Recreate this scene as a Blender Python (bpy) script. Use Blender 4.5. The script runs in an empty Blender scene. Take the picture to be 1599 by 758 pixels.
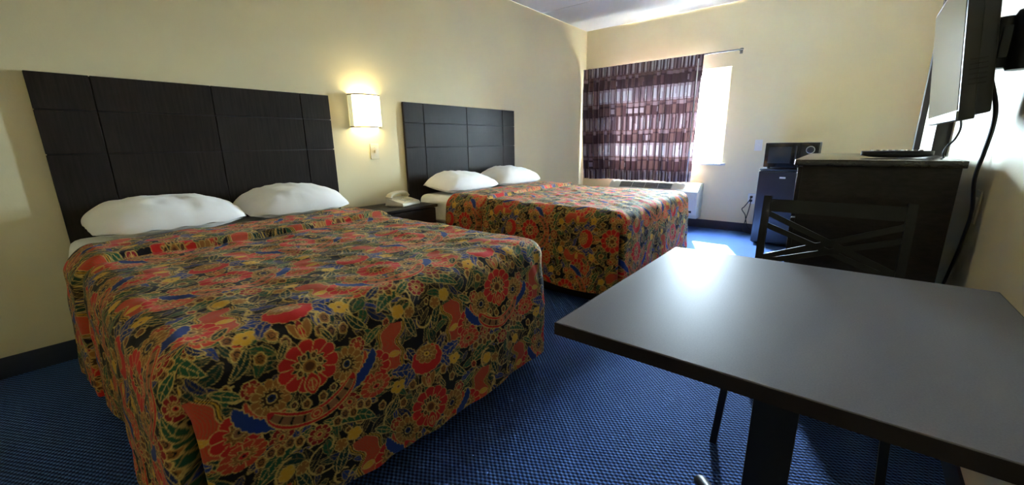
import bpy, bmesh, math, random
import numpy as np
from mathutils import Vector, Matrix

scene = bpy.context.scene
COL = scene.collection
PI = math.pi

# ---------------------------------------------------------------- camera
cam_d = bpy.data.cameras.new('camera')
cam = bpy.data.objects.new('camera', cam_d); COL.objects.link(cam)
cam_d.sensor_width = 36.0
cam_d.lens = 36.0 * 633.538560 / 1599.0
cam_d.clip_start = 0.02
cam.location = (2.880019, 0.0, 1.019138)
cam.rotation_euler = (1.331794, 0.014225, 0.677386)
scene.camera = cam

# ---------------------------------------------------------------- daylight, sun, exposure
LEN = 5.195                     # window wall
HGT = 2.44                      # ceiling
def wallx(y):                   # right-hand wall, a touch out of square
    return 3.222 + 0.0235 * y
WANG = -math.atan(0.0235)

world = bpy.data.worlds.new('hazy_daylight'); scene.world = world
world.use_nodes = True
bg = world.node_tree.nodes['Background']
bg.inputs['Color'].default_value = (0.70, 0.86, 1.0, 1)
bg.inputs['Strength'].default_value = 92.0

sun_d = bpy.data.lights.new('sun', 'SUN'); sun_d.energy = 90.0; sun_d.angle = 0.03; sun_d.color = (1.0, 0.93, 0.84)
sun = bpy.data.objects.new('sun', sun_d); COL.objects.link(sun)
sun.rotation_euler = Vector((0.30, -0.78, -0.77)).to_track_quat('-Z', 'Y').to_euler()
sun.location = (0, 9, 6)

port_d = bpy.data.lights.new('window_portal', 'AREA'); port_d.shape = 'RECTANGLE'
port_d.size, port_d.size_y = 1.42, 1.04; port_d.cycles.is_portal = True
port = bpy.data.objects.new('window_portal', port_d); COL.objects.link(port)
port.location = (1.07, LEN + 0.125, 1.285)
port.rotation_euler = (-PI / 2, 0, 0)

vs = scene.view_settings
vs.view_transform = 'Standard'; vs.look = 'None'; vs.gamma = 1.0; vs.use_curve_mapping = False
vs.exposure = 2.35
scene.cycles.max_bounces = 12; scene.cycles.diffuse_bounces = 8; scene.cycles.glossy_bounces = 4
scene.cycles.transparent_max_bounces = 8; scene.cycles.sample_clamp_indirect = 8.0
scene.cycles.caustics_reflective = False; scene.cycles.caustics_refractive = False

# ---------------------------------------------------------------- printed floral cotton, drawn as one repeat
def srgb(r, g, b):
    c = np.array([r, g, b], float) / 255.0
    return np.where(c <= 0.04045, c / 12.92, ((c + 0.055) / 1.055) ** 2.4)

TW, TH, TRES = 0.70, 0.60, 0.001

def floral_tile():
    nx, ny = int(round(TW / TRES)), int(round(TH / TRES))
    BLACK, RED, ORANGE = srgb(18, 12, 12), srgb(192, 34, 30), srgb(190, 62, 36)
    CRIM, OCHRE, GOLD = srgb(140, 26, 28), srgb(152, 100, 42), srgb(204, 168, 90)
    BLUE, GREEN, DGREEN = srgb(28, 52, 116), srgb(32, 80, 50), srgb(18, 50, 38)
    NAVY, TAN, YEL = srgb(20, 34, 76), srgb(140, 94, 56), srgb(206, 156, 44)
    img = np.empty((ny, nx, 3)); img[:] = BLACK
    rng = np.random.RandomState(11)
    W_ = {}
    def local(c, rot=0.0, mir=1, R=.12):        # a window of the repeat around c, wrapping at its edges
        k = int(R / TRES)
        ci, cj = int(round(c[0] / TRES)), int(round(c[1] / TRES))
        ii, jj = np.arange(ci - k, ci + k), np.arange(cj - k, cj + k)
        W_['ix'] = np.ix_(jj % ny, ii % nx)
        W_['sub'] = img[W_['ix']]
        ds, dt = np.meshgrid((ii + .5) * TRES - c[0], (jj + .5) * TRES - c[1])
        ds = ds * mir
        ca, sa = math.cos(rot), math.sin(rot)
        return ds * ca + dt * sa, -ds * sa + dt * ca
    def put(mask, col):
        W_['sub'][mask] = col
        img[W_['ix']] = W_['sub']
    def shape(sd, fill, line=GOLD, lw=0.00115):
        put(sd < 0, fill)
        if line is not None:
            put(np.abs(sd) < lw, line)
    def flower(c, r, n, fill, mid=None, core=None, rot=0.0, mir=1, sq=1.0, depth=.16, spokes=True):
        x, y = local(c, rot, mir, r * 1.15 + .004); y = y / sq
        q = np.hypot(x, y); a = np.arctan2(y, x)
        edge = r * (1 - depth + depth * np.abs(np.cos(a * n / 2)) ** .6)
        shape(q - edge, fill)
        if spokes:
            fold = np.abs(((a * n / (2 * np.pi) + .5) % 1) - .5) * (2 * np.pi / n) * q
            put((q < edge) & (q > r * .5) & (np.abs(fold - np.pi / n * q) < .0011), GOLD)
        if mid is not None:
            e2 = r * .56 * (.85 + .15 * np.cos(a * n))
            shape(q - e2, mid, GOLD, .0014)
            put((q < e2) & (np.abs(np.sin(a * n)) < .25) & (q > r * .2), BLACK)
        if core is not None:
            shape(q - r * .24, core, GOLD, .0014)
            put(q < r * .09, BLACK)
    def leaf(c, l, w, fill, rot=0.0, mir=1, vein=GOLD, ruffle=0.0, bend=0.0, rim=None):
        x, y = local(c, rot, mir, l * 1.1 + .004)
        u = x / l
        y = y - bend * (1 - u * u) * l
        prof = w * np.clip(1 - u * u, 0, None) ** .8 * (1 + ruffle * np.sin(x * 2 * np.pi / .017))
        sd = np.where(np.abs(u) < 1, np.abs(y) - prof, .1)
        shape(sd, fill, GOLD if rim is None else rim, .00115 if rim is None else .0009)
        if vein is not None:
            put((sd < 0) & (np.abs(y) < .0009) & (u > -.8), vein)
            put((sd < -.002) & (np.abs(((x + np.abs(y) * .9) % .02) - .01) < .0009), vein * .8)
    def arc(c, R0, th, a0, a1, fill, mir=1, rot=0.0, dots=None, scal=0.0):
        x, y = local(c, rot, mir, R0 + th + .005)
        q = np.hypot(x, y); a = np.arctan2(y, x)
        m = (a - a0) / (a1 - a0)
        prof = th * np.clip(1 - (2 * m - 1) ** 4, 0, None) ** .5 * (1 + scal * np.cos(m * 60))
        sd = np.where((m > 0) & (m < 1), np.abs(q - R0) - prof, .1)
        shape(sd, fill)
        if dots is not None:
            sd2 = np.abs(q - R0) - prof * .55
            k = np.abs(((m * 9) % 1) - .5)
            put((sd2 < 0) & (m > .06) & (m < .94), dots)
            put((sd2 < 0) & (m > .06) & (m < .94) & (k < .10), BLACK)
            put((np.abs(sd2) < .001) & (m > .06) & (m < .94), GOLD)
    def band(c, w, l, fill, rot=0.0, mir=1, wob=.012):
        x, y = local(c, rot, mir)
        x = x - wob * np.sin(y / l * 4.2)
        half = w * (1 + .22 * np.cos(y / l * 9))
        inside = np.abs(y) < l
        e = np.abs(x)
        put(inside & (e < half + .013), BLACK)
        put(inside & (np.abs(e - half - .006) < .0016), YEL)
        put(inside & (np.abs(e - half - .012) < .0012), GOLD)
        put(inside & (e < half), fill)
        put(inside & (e < half) & (np.abs(((x + .2) % .006) - .003) < .0006), TAN)
        put(inside & (np.abs(e - half) < .0013), GOLD)
    def bud(c, r, fill=OCHRE, rot=0.0, mir=1):
        x, y = local(c, rot, mir, r * 1.4 + .003)
        q = np.hypot(x, y * .8); a = np.arctan2(y, x)
        shape(q - r * (.8 + .2 * np.abs(np.cos(a * 2.5))), fill, GOLD, .0013)
        put((np.abs(q - r * .45) < .0012), BLACK)
        put(q < r * .25, srgb(120, 70, 30))
    # ground cover: dark leaves, scrolling stems and little buds
    for k in range(420):
        c = (rng.rand() * TW, rng.rand() * TH)
        leaf(c, .020 + .022 * rng.rand(), .007 + .008 * rng.rand(),
             [DGREEN, GREEN, DGREEN, NAVY, BLUE, BLACK, GREEN, srgb(40, 26, 18)][rng.randint(8)],
             rng.rand() * 6.28, 1, GOLD * .30, 0, (rng.rand() - .5) * .5, GOLD * .72)
    for k in range(50):
        c = (rng.rand() * TW, rng.rand() * TH)
        arc(c, .018 + .025 * rng.rand(), .0016, -2.4, 1.2, GOLD * .8, 1, rng.rand() * 6.28)
    for k in range(34):
        c = (rng.rand() * TW, rng.rand() * TH)
        bud(c, .008 + .006 * rng.rand(), [OCHRE, TAN, OCHRE, ORANGE, TAN * .7][rng.randint(5)])
    for (us, ut) in ((0, 0), (TW / 2, TH / 2)):
        P = lambda a, b: (us + a, ut + b)
        for m in (1, -1):
            Q = lambda a, b: (us + m * a, ut + b)
            band(Q(.225, .225), .026, .085, ORANGE, .18 * 1, m)
            leaf(Q(.262, .075), .070, .019, GREEN, -.35, m, GOLD, 0, -.25)
            for k in range(5):
                bud(Q(.215 + k * .022, .045 + k * .002 - .01 * (k % 2)), .012, [OCHRE, TAN][k % 2])
            leaf(Q(.30, .17), .045, .014, DGREEN, 1.2, m)
            leaf(Q(.14, .10), .040, .013, DGREEN, .9, m, GOLD, 0, .2)
            leaf(Q(.175, .155), .034, .011, GREEN, -.6, m)
            flower(Q(.262, .115), .020, 5, YEL, None, None, .4, m)
            flower(Q(.300, .130), .018, 5, OCHRE, None, None, .1, m)
            flower(Q(.165, .245), .056, 9, RED, OCHRE, TAN, .3, m, .86, .14)
            flower(Q(.185, .005), .050, 10, ORANGE, OCHRE, RED, 0, m, .62, .12)
            flower(Q(.128, .165), .022, 6, CRIM, ORANGE, None, 0, m)
            leaf(Q(.235, .235), .020, .010, YEL, .2, m)
            leaf(Q(.205, .30), .030, .012, DGREEN, -.8, m)
            flower(Q(.11, .045), .026, 5, YEL, None, TAN, .2, m, .8, .3)
            flower(Q(.085, .315), .034, 8, CRIM, TAN, RED, .6, m, .8)
            leaf(Q(.135, .335), .036, .012, NAVY, .5, m)
            # rosettes at the shoulders of the medallion
            flower(Q(.092, .205), .046, 12, OCHRE, srgb(70, 46, 24), NAVY, 0, m, 1, .2)
            arc(Q(.088, .198), .056, .008, -.2, 2.0, ORANGE, m)
            arc(Q(.070, .175), .098, .016, .15, 1.75, BLUE, m, 0, None, .1)
            # blue leaves of the cup flower
            leaf(Q(.088, .000), .046, .020, BLUE, -.22, m, GOLD, .12)
            leaf(Q(.070, .034), .036, .016, BLUE, .95, m, GOLD, .12)
            leaf(Q(.055, -.035), .034, .015, NAVY, -1.0, m, GOLD, .1)
            bud(Q(.062, .062), .014); bud(Q(.040, .088), .012, TAN); bud(Q(.098, .105), .013)
            leaf(Q(.052, .105), .026, .008, DGREEN, 1.0, m)
            bud(Q(.020, .262), .011); bud(Q(.048, .250), .009, TAN)
        # centre line: cup flower, tulip, medallion, crescent
        x, y = local(P(0, 0)); q = np.hypot(x, y * 1.25); a = np.arctan2(y, x)
        shape(q - .060 * (.93 + .07 * np.abs(np.cos(a * 6))), RED)
        flower(P(0, -.018), .040, 9, OCHRE, TAN, YEL, .2, 1, .75, .2)
        for k in (-1, 0, 1):
            leaf(P(k * .013, .072), .026, .011, OCHRE if k else CRIM, 1.571 + k * .45, 1, None)
        leaf(P(0, .078), .018, .007, RED, 1.571, 1, GOLD)
        flower(P(0, .165), .074, 11, RED, DGREEN, None, .143, 1, .92, .14)
        for k in range(7):
            bud(P(.027 * math.cos(k * .9 + 1.87 + 1.57), .165 + .025 * math.sin(k * .9 + 1.87 + 1.57)), .008, [OCHRE, TAN][k % 2])
        q = np.hypot(*local(P(0, .168)))
        shape(q - .017, OCHRE); put(q < .011, srgb(90, 50, 24))
        leaf(P(0, .215), .030, .018, RED, 1.571, 1, None); leaf(P(0, .217), .018, .010, ORANGE, 1.571, 1, GOLD)
        arc(P(0, .185), .118, .021, .45, 2.69, RED, 1, 0, TAN)
        q = np.hypot(*local(P(0, .300))); shape(q - .015, ORANGE); put(np.abs(q - .008) < .0014, GOLD)
        leaf(P(.045, .352), .036, .012, GREEN, .5); leaf(P(-.045, .352), .036, .012, GREEN, 2.64)
        flower(P(0, .365), .030, 8, CRIM, OCHRE, RED, 0, 1, .9)
    # the cloth is printed a little soft
    return img

def sample_tile(img, s, t, blur):
    k = max(1, int(round(blur / TRES)))
    acc = np.zeros_like(img)
    for dx in range(k):
        for dy in range(k):
            acc += np.roll(np.roll(img, dx - k // 2, 1), dy - k // 2, 0)
    img = acc / (k * k)
    i = np.floor((s % TW) / TRES).astype(int) % img.shape[1]
    j = np.floor((t % TH) / TRES).astype(int) % img.shape[0]
    return img[j, i]

# ---------------------------------------------------------------- materials
def nodes_of(name):
    m = bpy.data.materials.new(name); m.use_nodes = True
    nt = m.node_tree
    return m, nt, nt.nodes['Principled BSDF']

def node(nt, kind, **kw):
    n = nt.nodes.new(kind)
    for k, v in kw.items():
        if k.startswith('_'): setattr(n, k[1:], v)
        else: n.inputs[k.replace('__', ' ')].default_value = v
    return n

def mat(name, col, rough=.5, metal=0.0, var=.12, nscale=6.0, stretch=(1, 1, 1), bump=0.0, bscale=200.0, spec=.5, sheen=0.0):
    """Principled with procedural colour variation and fine relief in object space."""
    m, nt, b = nodes_of(name)
    L = nt.links
    tc = node(nt, 'ShaderNodeTexCoord'); mp = node(nt, 'ShaderNodeMapping', Scale=stretch)
    L.new(tc.outputs['Object'], mp.inputs['Vector'])
    nz = node(nt, 'ShaderNodeTexNoise', Scale=nscale, Detail=5.0, Roughness=.6)
    L.new(mp.outputs['Vector'], nz.inputs['Vector'])
    rp = node(nt, 'ShaderNodeValToRGB')
    c = np.array(col, float)
    rp.color_ramp.elements[0].position = .3; rp.color_ramp.elements[1].position = .7
    rp.color_ramp.elements[0].color = (*(c * (1 - var)), 1); rp.color_ramp.elements[1].color = (*np.clip(c * (1 + var), 0, 1), 1)
    L.new(nz.outputs['Fac'], rp.inputs['Fac']); L.new(rp.outputs['Color'], b.inputs['Base Color'])
    b.inputs['Roughness'].default_value = rough; b.inputs['Metallic'].default_value = metal
    b.inputs['Specular IOR Level'].default_value = spec
    if sheen: b.inputs['Sheen Weight'].default_value = sheen
    if bump:
        n2 = node(nt, 'ShaderNodeTexNoise', Scale=bscale, Detail=3.0)
        L.new(mp.outputs['Vector'], n2.inputs['Vector'])
        bp = node(nt, 'ShaderNodeBump', Strength=bump, Distance=.002)
        L.new(n2.outputs['Fac'], bp.inputs['Height']); L.new(bp.outputs['Normal'], b.inputs['Normal'])
    return m

M = {}
M['wall'] = mat('cream_wall_paint', (.75, .665, .43), .62, var=.03, nscale=1.5, bump=.25, bscale=120, spec=.35)
M['ceil'] = mat('white_ceiling_paint', (.74, .73, .70), .8, var=.03, nscale=2, bump=.5, bscale=90, spec=.3)
M['base'] = mat('navy_cove_base', (.012, .017, .04), .55, var=.2)
M['wood'] = mat('espresso_wood', (.020, .0145, .0125), .42, var=.35, nscale=5, stretch=(6, 1, 18), bump=.05, bscale=60, spec=.22)
M['woodv'] = mat('espresso_wood_upright', (.020, .0150, .0130), .42, var=.3, nscale=5, stretch=(6, 18, 1.2), bump=.05, bscale=60, spec=.14)
M['groove'] = mat('dark_groove', (.006, .005, .005), .6)
M['lam'] = mat('grey_brown_laminate', (.150, .143, .160), .48, var=.10, nscale=400, bump=.06, bscale=500, spec=.5)
M['lam'].node_tree.nodes['Principled BSDF'].inputs['IOR'].default_value = 1.11
M['lamedge'] = mat('dark_brown_edge_band', (.013, .008, .006), .45, var=.1, spec=.2)
M['black'] = mat('black_plastic', (.010, .010, .011), .42, var=.1)
M['blackg'] = mat('black_gloss', (.007, .007, .009), .14, var=.05)
M['blackm'] = mat('black_painted_metal', (.009, .0085, .0085), .42, var=.15, bump=.04, bscale=300, spec=.3)
M['fridge'] = mat('black_fridge_enamel', (.012, .013, .020), .33, var=.08, bump=.10, bscale=260)
M['silver'] = mat('brushed_silver', (.62, .62, .63), .30, 1.0, var=.05)
M['white'] = mat('white_plastic', (.72, .72, .70), .4, var=.03)
M['sheet'] = mat('white_bed_linen', (.92, .92, .91), .85, var=.02, nscale=12, bump=.25, bscale=30, spec=.25, sheen=.15)
M['beige'] = mat('beige_plastic', (.66, .61, .45), .4, var=.05)
M['ac'] = mat('cream_enamel', (.66, .65, .58), .4, var=.03)
M['frame'] = mat('white_window_frame', (.55, .56, .58), .4, var=.02)
M['door'] = mat('tan_door_paint', (.50, .43, .30), .5, var=.05)
M['jamb'] = mat('dark_brown_jamb', (.016, .012, .012), .45, var=.2)
M['trim'] = mat('bronze_trim', (.16, .13, .09), .4, .6, var=.1)
M['screen'] = mat('dark_screen_glass', (.012, .012, .013), .12, var=.02, spec=.6)
M['glassd'] = mat('smoked_door_glass', (.030, .034, .036), .10, var=.05)
M['paper'] = mat('white_card', (.75, .75, .73), .7, var=.02)
M['ground'] = mat('pale_concrete', (.45, .44, .42), .9, var=.1, nscale=1.0)
M['grey'] = mat('satin_grey', (.10, .10, .105), .45, var=.05)
M['gloss'] = mat('polished_espresso', (.022, .017, .015), .22, var=.3, nscale=5, stretch=(6, 1, 18), spec=.6)
M['brown'] = mat('dark_bed_base', (.012, .010, .009), .6, var=.1)

def carpet():
    m, nt, b = nodes_of('blue_loop_carpet'); L = nt.links
    tc = node(nt, 'ShaderNodeTexCoord')
    nz = node(nt, 'ShaderNodeTexNoise', Scale=45.0, Detail=2.0)
    L.new(tc.outputs['Object'], nz.inputs['Vector'])
    mx = node(nt, 'ShaderNodeVectorMath', _operation='MULTIPLY_ADD')
    mx.inputs[1].default_value = (.0035,) * 3
    L.new(nz.outputs['Color'], mx.inputs[0]); L.new(tc.outputs['Object'], mx.inputs[2])
    mp = node(nt, 'ShaderNodeMapping', Rotation=(0, 0, .12))
    L.new(mx.outputs[0], mp.inputs['Vector'])
    sx = node(nt, 'ShaderNodeSeparateXYZ'); L.new(mp.outputs[0], sx.inputs[0])
    def wave(out, period):
        a = node(nt, 'ShaderNodeMath', _operation='MULTIPLY'); a.inputs[1].default_value = PI / period
        L.new(out, a.inputs[0])
        s = node(nt, 'ShaderNodeMath', _operation='SINE'); L.new(a.outputs[0], s.inputs[0]); return s
    s1, s2 = wave(sx.outputs['X'], .0115), wave(sx.outputs['Y'], .0080)
    pr = node(nt, 'ShaderNodeMath', _operation='MULTIPLY'); L.new(s1.outputs[0], pr.inputs[0]); L.new(s2.outputs[0], pr.inputs[1])
    mr = node(nt, 'ShaderNodeMapRange'); mr.inputs['From Min'].default_value = -.6; mr.inputs['From Max'].default_value = .8
    L.new(pr.outputs[0], mr.inputs['Value'])
    rp = node(nt, 'ShaderNodeValToRGB')
    e = rp.color_ramp.elements
    e[0].position = .05; e[0].color = (.005, .015, .062, 1); e[1].position = .95; e[1].color = (.072, .170, .490, 1)
    L.new(mr.outputs[0], rp.inputs['Fac'])
    big = node(nt, 'ShaderNodeTexNoise', Scale=2.2, Detail=4.0); L.new(tc.outputs['Object'], big.inputs['Vector'])
    m2 = node(nt, 'ShaderNodeMapRange'); m2.inputs['To Min'].default_value = .75; m2.inputs['To Max'].default_value = 1.2
    L.new(big.outputs['Fac'], m2.inputs['Value'])
    vm = node(nt, 'ShaderNodeVectorMath', _operation='SCALE'); L.new(rp.outputs['Color'], vm.inputs[0]); L.new(m2.outputs[0], vm.inputs['Scale'])
    L.new(vm.outputs[0], b.inputs['Base Color'])
    bp = node(nt, 'ShaderNodeBump', Strength=.9, Distance=.004); L.new(mr.outputs[0], bp.inputs['Height']); L.new(bp.outputs['Normal'], b.inputs['Normal'])
    b.inputs['Roughness'].default_value = .9; b.inputs['Specular IOR Level'].default_value = .2
    return m
M['carpet'] = carpet()

def printed(name, trans=0.0, rough=.85, bscale=900.0, sheen=.04, bump=.25):
    m, nt, b = nodes_of(name); L = nt.links
    at = node(nt, 'ShaderNodeAttribute'); at.attribute_name = 'dye'
    tc = node(nt, 'ShaderNodeTexCoord')
    nz = node(nt, 'ShaderNodeTexNoise', Scale=bscale, Detail=2.0); L.new(tc.outputs['Object'], nz.inputs['Vector'])
    mr = node(nt, 'ShaderNodeMapRange'); mr.inputs['To Min'].default_value = .72; mr.inputs['To Max'].default_value = 1.10
    L.new(nz.outputs['Fac'], mr.inputs['Value'])
    vm = node(nt, 'ShaderNodeVectorMath', _operation='SCALE'); L.new(at.outputs['Color'], vm.inputs[0]); L.new(mr.outputs[0], vm.inputs['Scale'])
    L.new(vm.outputs[0], b.inputs['Base Color'])
    n2 = node(nt, 'ShaderNodeTexNoise', Scale=28.0, Detail=4.0); L.new(tc.outputs['Object'], n2.inputs['Vector'])
    bp = node(nt, 'ShaderNodeBump', Strength=bump, Distance=.006); L.new(n2.outputs['Fac'], bp.inputs['Height']); L.new(bp.outputs['Normal'], b.inputs['Normal'])
    b.inputs['Roughness'].default_value = rough; b.inputs['Specular IOR Level'].default_value = .25; b.inputs['Sheen Weight'].default_value = sheen
    if trans:
        tr = node(nt, 'ShaderNodeBsdfTranslucent'); L.new(vm.outputs[0], tr.inputs['Color'])
        mix = node(nt, 'ShaderNodeMixShader', Fac=trans)
        L.new(b.outputs[0], mix.inputs[1]); L.new(tr.outputs[0], mix.inputs[2])
        L.new(mix.outputs[0], nt.nodes['Material Output'].inputs['Surface'])
    return m
M['floral'] = printed('floral_cotton_print')
M['curtain'] = printed('block_weave_curtain', trans=.012, bump=.05)

def glass():
    m, nt, b = nodes_of('window_glass'); L = nt.links
    tr = node(nt, 'ShaderNodeBsdfTransparent'); tr.inputs['Color'].default_value = (.95, .97, .97, 1)
    gl = node(nt, 'ShaderNodeBsdfGlossy', Roughness=.02); lw = node(nt, 'ShaderNodeLayerWeight', Blend=.5)
    fr = node(nt, 'ShaderNodeMath', _operation='POWER'); fr.inputs[1].default_value = 4.0; L.new(lw.outputs['Facing'], fr.inputs[0])
    mx = node(nt, 'ShaderNodeMixShader')
    L.new(fr.outputs[0], mx.inputs[0]); L.new(tr.outputs[0], mx.inputs[1]); L.new(gl.outputs[0], mx.inputs[2])
    L.new(mx.outputs[0], nt.nodes['Material Output'].inputs['Surface'])
    return m
M['glass'] = glass()

def lampshade():
    m, nt, b = nodes_of('lit_linen_shade')
    b.inputs['Base Color'].default_value = (.85, .80, .62, 1); b.inputs['Roughness'].default_value = .8
    tc = node(nt, 'ShaderNodeTexCoord'); nz = node(nt, 'ShaderNodeTexNoise', Scale=220.0)
    nt.links.new(tc.outputs['Object'], nz.inputs['Vector'])
    rp = node(nt, 'ShaderNodeValToRGB'); rp.color_ramp.elements[0].color = (1, .82, .42, 1); rp.color_ramp.elements[1].color = (1, .86, .50, 1)
    nt.links.new(nz.outputs['Fac'], rp.inputs['Fac']); nt.links.new(rp.outputs['Color'], b.inputs['Emission Color'])
    b.inputs['Emission Strength'].default_value = SHADE_EMIT
    return m
SHADE_EMIT = 2.6
M['shade'] = lampshade()
M['shadeside'] = mat('lit_shade_edge', (.62, .60, .42), .8, var=.02)
M['shadeside'].node_tree.nodes['Principled BSDF'].inputs['Emission Color'].default_value = (.95, .95, .55, 1)
M['shadeside'].node_tree.nodes['Principled BSDF'].inputs['Emission Strength'].default_value = .10
LIT_GAP = mat('lit_gap_white', (.80, .80, .80), .8, var=.02)  # white for the strip that imitates the lit gap in the curtain

# ---------------------------------------------------------------- object helpers
BASE = {}
def base_of(o):
    return BASE.get(o.name, Vector((0, 0, 0))) if o else Vector((0, 0, 0))

def thing(name, label, cat, loc=(0, 0, 0), group=None, rot=(0, 0, 0), kind=None, local=False):
    o = bpy.data.objects.new(name, None); COL.objects.link(o)
    o.empty_display_size = .05
    o.location = loc; o.rotation_euler = rot
    if kind: o['kind'] = kind
    if label: o['label'] = label
    if cat: o['category'] = cat
    if group: o['group'] = group
    BASE[o.name] = Vector((0, 0, 0)) if local else Vector(loc)
    return o

def link_mesh(name, me, m, parent, smooth):
    if isinstance(m, (list, tuple)):
        for k in m: me.materials.append(k)
    else: me.materials.append(m)
    if smooth == 'auto':
        me.polygons.foreach_set('use_smooth', [True] * len(me.polygons))
        me.set_sharp_from_angle(angle=math.radians(38))
    else:
        me.polygons.foreach_set('use_smooth', [bool(smooth)] * len(me.polygons))
    o = bpy.data.objects.new(name, me); COL.objects.link(o)
    if parent:
        o.parent = parent; BASE[o.name] = base_of(parent)
    return o

def from_bm(name, bm, m, parent=None, smooth='auto'):
    if parent:
        off = base_of(parent)
    else:
        co = [v.co for v in bm.verts]
        lo = [min(c[i] for c in co) for i in range(3)]; hi = [max(c[i] for c in co) for i in range(3)]
        off = Vector(((lo[0] + hi[0]) / 2, (lo[1] + hi[1]) / 2, lo[2]))
    bmesh.ops.translate(bm, verts=bm.verts[:], vec=-off)
    bmesh.ops.recalc_face_normals(bm, faces=bm.faces[:])
    me = bpy.data.meshes.new(name); bm.to_mesh(me); bm.free()
    o = link_mesh(name, me, m, parent, smooth)
    if not parent:
        o.location = off; BASE[o.name] = off
    return o

def from_py(name, verts, faces, m, parent=None, smooth='auto'):
    bm = bmesh.new()
    vs_ = [bm.verts.new(v) for v in verts]
    for f in faces:
        try: bm.faces.new([vs_[i] for i in f])
        except ValueError: pass
    return from_bm(name, bm, m, parent, smooth)

def add_box(bm, lo, hi, bev=.003, seg=2, rot=None):
    t = bmesh.new(); bmesh.ops.create_cube(t, size=1.0)
    lo, hi = Vector(lo), Vector(hi); d = hi - lo
    for v in t.verts: v.co = Vector((v.co.x * d.x, v.co.y * d.y, v.co.z * d.z))
    if bev:
        bmesh.ops.bevel(t, geom=t.edges[:] , offset=min(bev, min(d) * .45), segments=seg, profile=.6, affect='EDGES')
    c = (lo + hi) / 2
    for v in t.verts:
        v.co = (rot @ v.co if rot else v.co) + c
    me = bpy.data.meshes.new('tmp'); t.to_mesh(me); t.free(); bm.from_mesh(me); bpy.data.meshes.remove(me)

def box(name, lo, hi, m, parent=None, bev=.003, seg=2, rot=None):
    bm = bmesh.new(); add_box(bm, lo, hi, bev, seg, rot)
    return from_bm(name, bm, m, parent)

def smooth_path(pts, n=8):
    P = [Vector(p) for p in pts]; out = []
    for i in range(len(P) - 1):
        p0, p1, p2, p3 = P[max(i - 1, 0)], P[i], P[i + 1], P[min(i + 2, len(P) - 1)]
        for k in range(n):
            t = k / n
            out.append(.5 * ((2 * p1) + (-p0 + p2) * t + (2 * p0 - 5 * p1 + 4 * p2 - p3) * t * t + (-p0 + 3 * p1 - 3 * p2 + p3) * t ** 3))
    out.append(P[-1]); return out

def add_tube(bm, pts, r, sides=8, sx=1.0, sy=1.0):
    pts = [Vector(p) for p in pts]; rings = []
    up = Vector((0, 0, 1)); prev = None
    for i, p in enumerate(pts):
        d = (pts[min(i + 1, len(pts) - 1)] - pts[max(i - 1, 0)]).normalized()
        if prev is None:
            a = d.cross(up) if abs(d.dot(up)) < .95 else d.cross(Vector((1, 0, 0)))
        else:
            a = prev - d * prev.dot(d)
        a.normalize(); prev = a; b = d.cross(a)
        rr = r[i] if isinstance(r, (list, tuple)) else r
        rings.append([bm.verts.new(p + a * math.cos(2 * PI * (k + .5) / sides) * rr * sx + b * math.sin(2 * PI * (k + .5) / sides) * rr * sy) for k in range(sides)])
    for i in range(len(rings) - 1):
        for k in range(sides):
            bm.faces.new((rings[i][k], rings[i][(k + 1) % sides], rings[i + 1][(k + 1) % sides], rings[i + 1][k]))
    bm.faces.new(rings[0][::-1]); bm.faces.new(rings[-1])

def tube(name, pts, r, m, parent=None, sides=8, sx=1.0, sy=1.0):
    bm = bmesh.new(); add_tube(bm, pts, r, sides, sx, sy)
    return from_bm(name, bm, m, parent)

def add_prism(bm, prof, a, b, axis):
    """Closed profile of 2D points swept from a to b along an axis ('x','y' or 'z')."""
    def p3(p, h):
        return {'x': (h, p[0], p[1]), 'y': (p[0], h, p[1]), 'z': (p[0], p[1], h)}[axis]
    A = [bm.verts.new(p3(p, a)) for p in prof]; B = [bm.verts.new(p3(p, b)) for p in prof]
    n = len(prof)
    for i in range(n): bm.faces.new((A[i], A[(i + 1) % n], B[(i + 1) % n], B[i]))
    bm.faces.new(A[::-1]); bm.faces.new(B)

def prism(name, prof, a, b, axis, m, parent=None, bev=0.0):
    bm = bmesh.new(); add_prism(bm, prof, a, b, axis)
    if bev:
        bmesh.ops.recalc_face_normals(bm, faces=bm.faces[:])
        bmesh.ops.bevel(bm, geom=bm.edges[:], offset=bev, segments=2, profile=.6, affect='EDGES')
    return from_bm(name, bm, m, parent)

def lathe(name, prof, c, m, parent=None, n=24, axis='z'):
    bm = bmesh.new(); rings = []
    for (r, h) in prof:
        ring = []
        for k in range(n):
            a = 2 * PI * k / n; u, v = r * math.cos(a), r * math.sin(a)
            q = {'z': (u, v, h), 'y': (u, h, v), 'x': (h, u, v)}[axis]
            ring.append(bm.verts.new(Vector(c) + Vector(q)))
        rings.append(ring)
    for i in range(len(rings) - 1):
        for k in range(n): bm.faces.new((rings[i][k], rings[i][(k + 1) % n], rings[i + 1][(k + 1) % n], rings[i + 1][k]))
    bm.faces.new(rings[0][::-1]); bm.faces.new(rings[-1])
    return from_bm(name, bm, m, parent)

def tag(o, label, cat, group=None):
    o['label'] = label; o['category'] = cat
    if group: o['group'] = group
    return o

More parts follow.
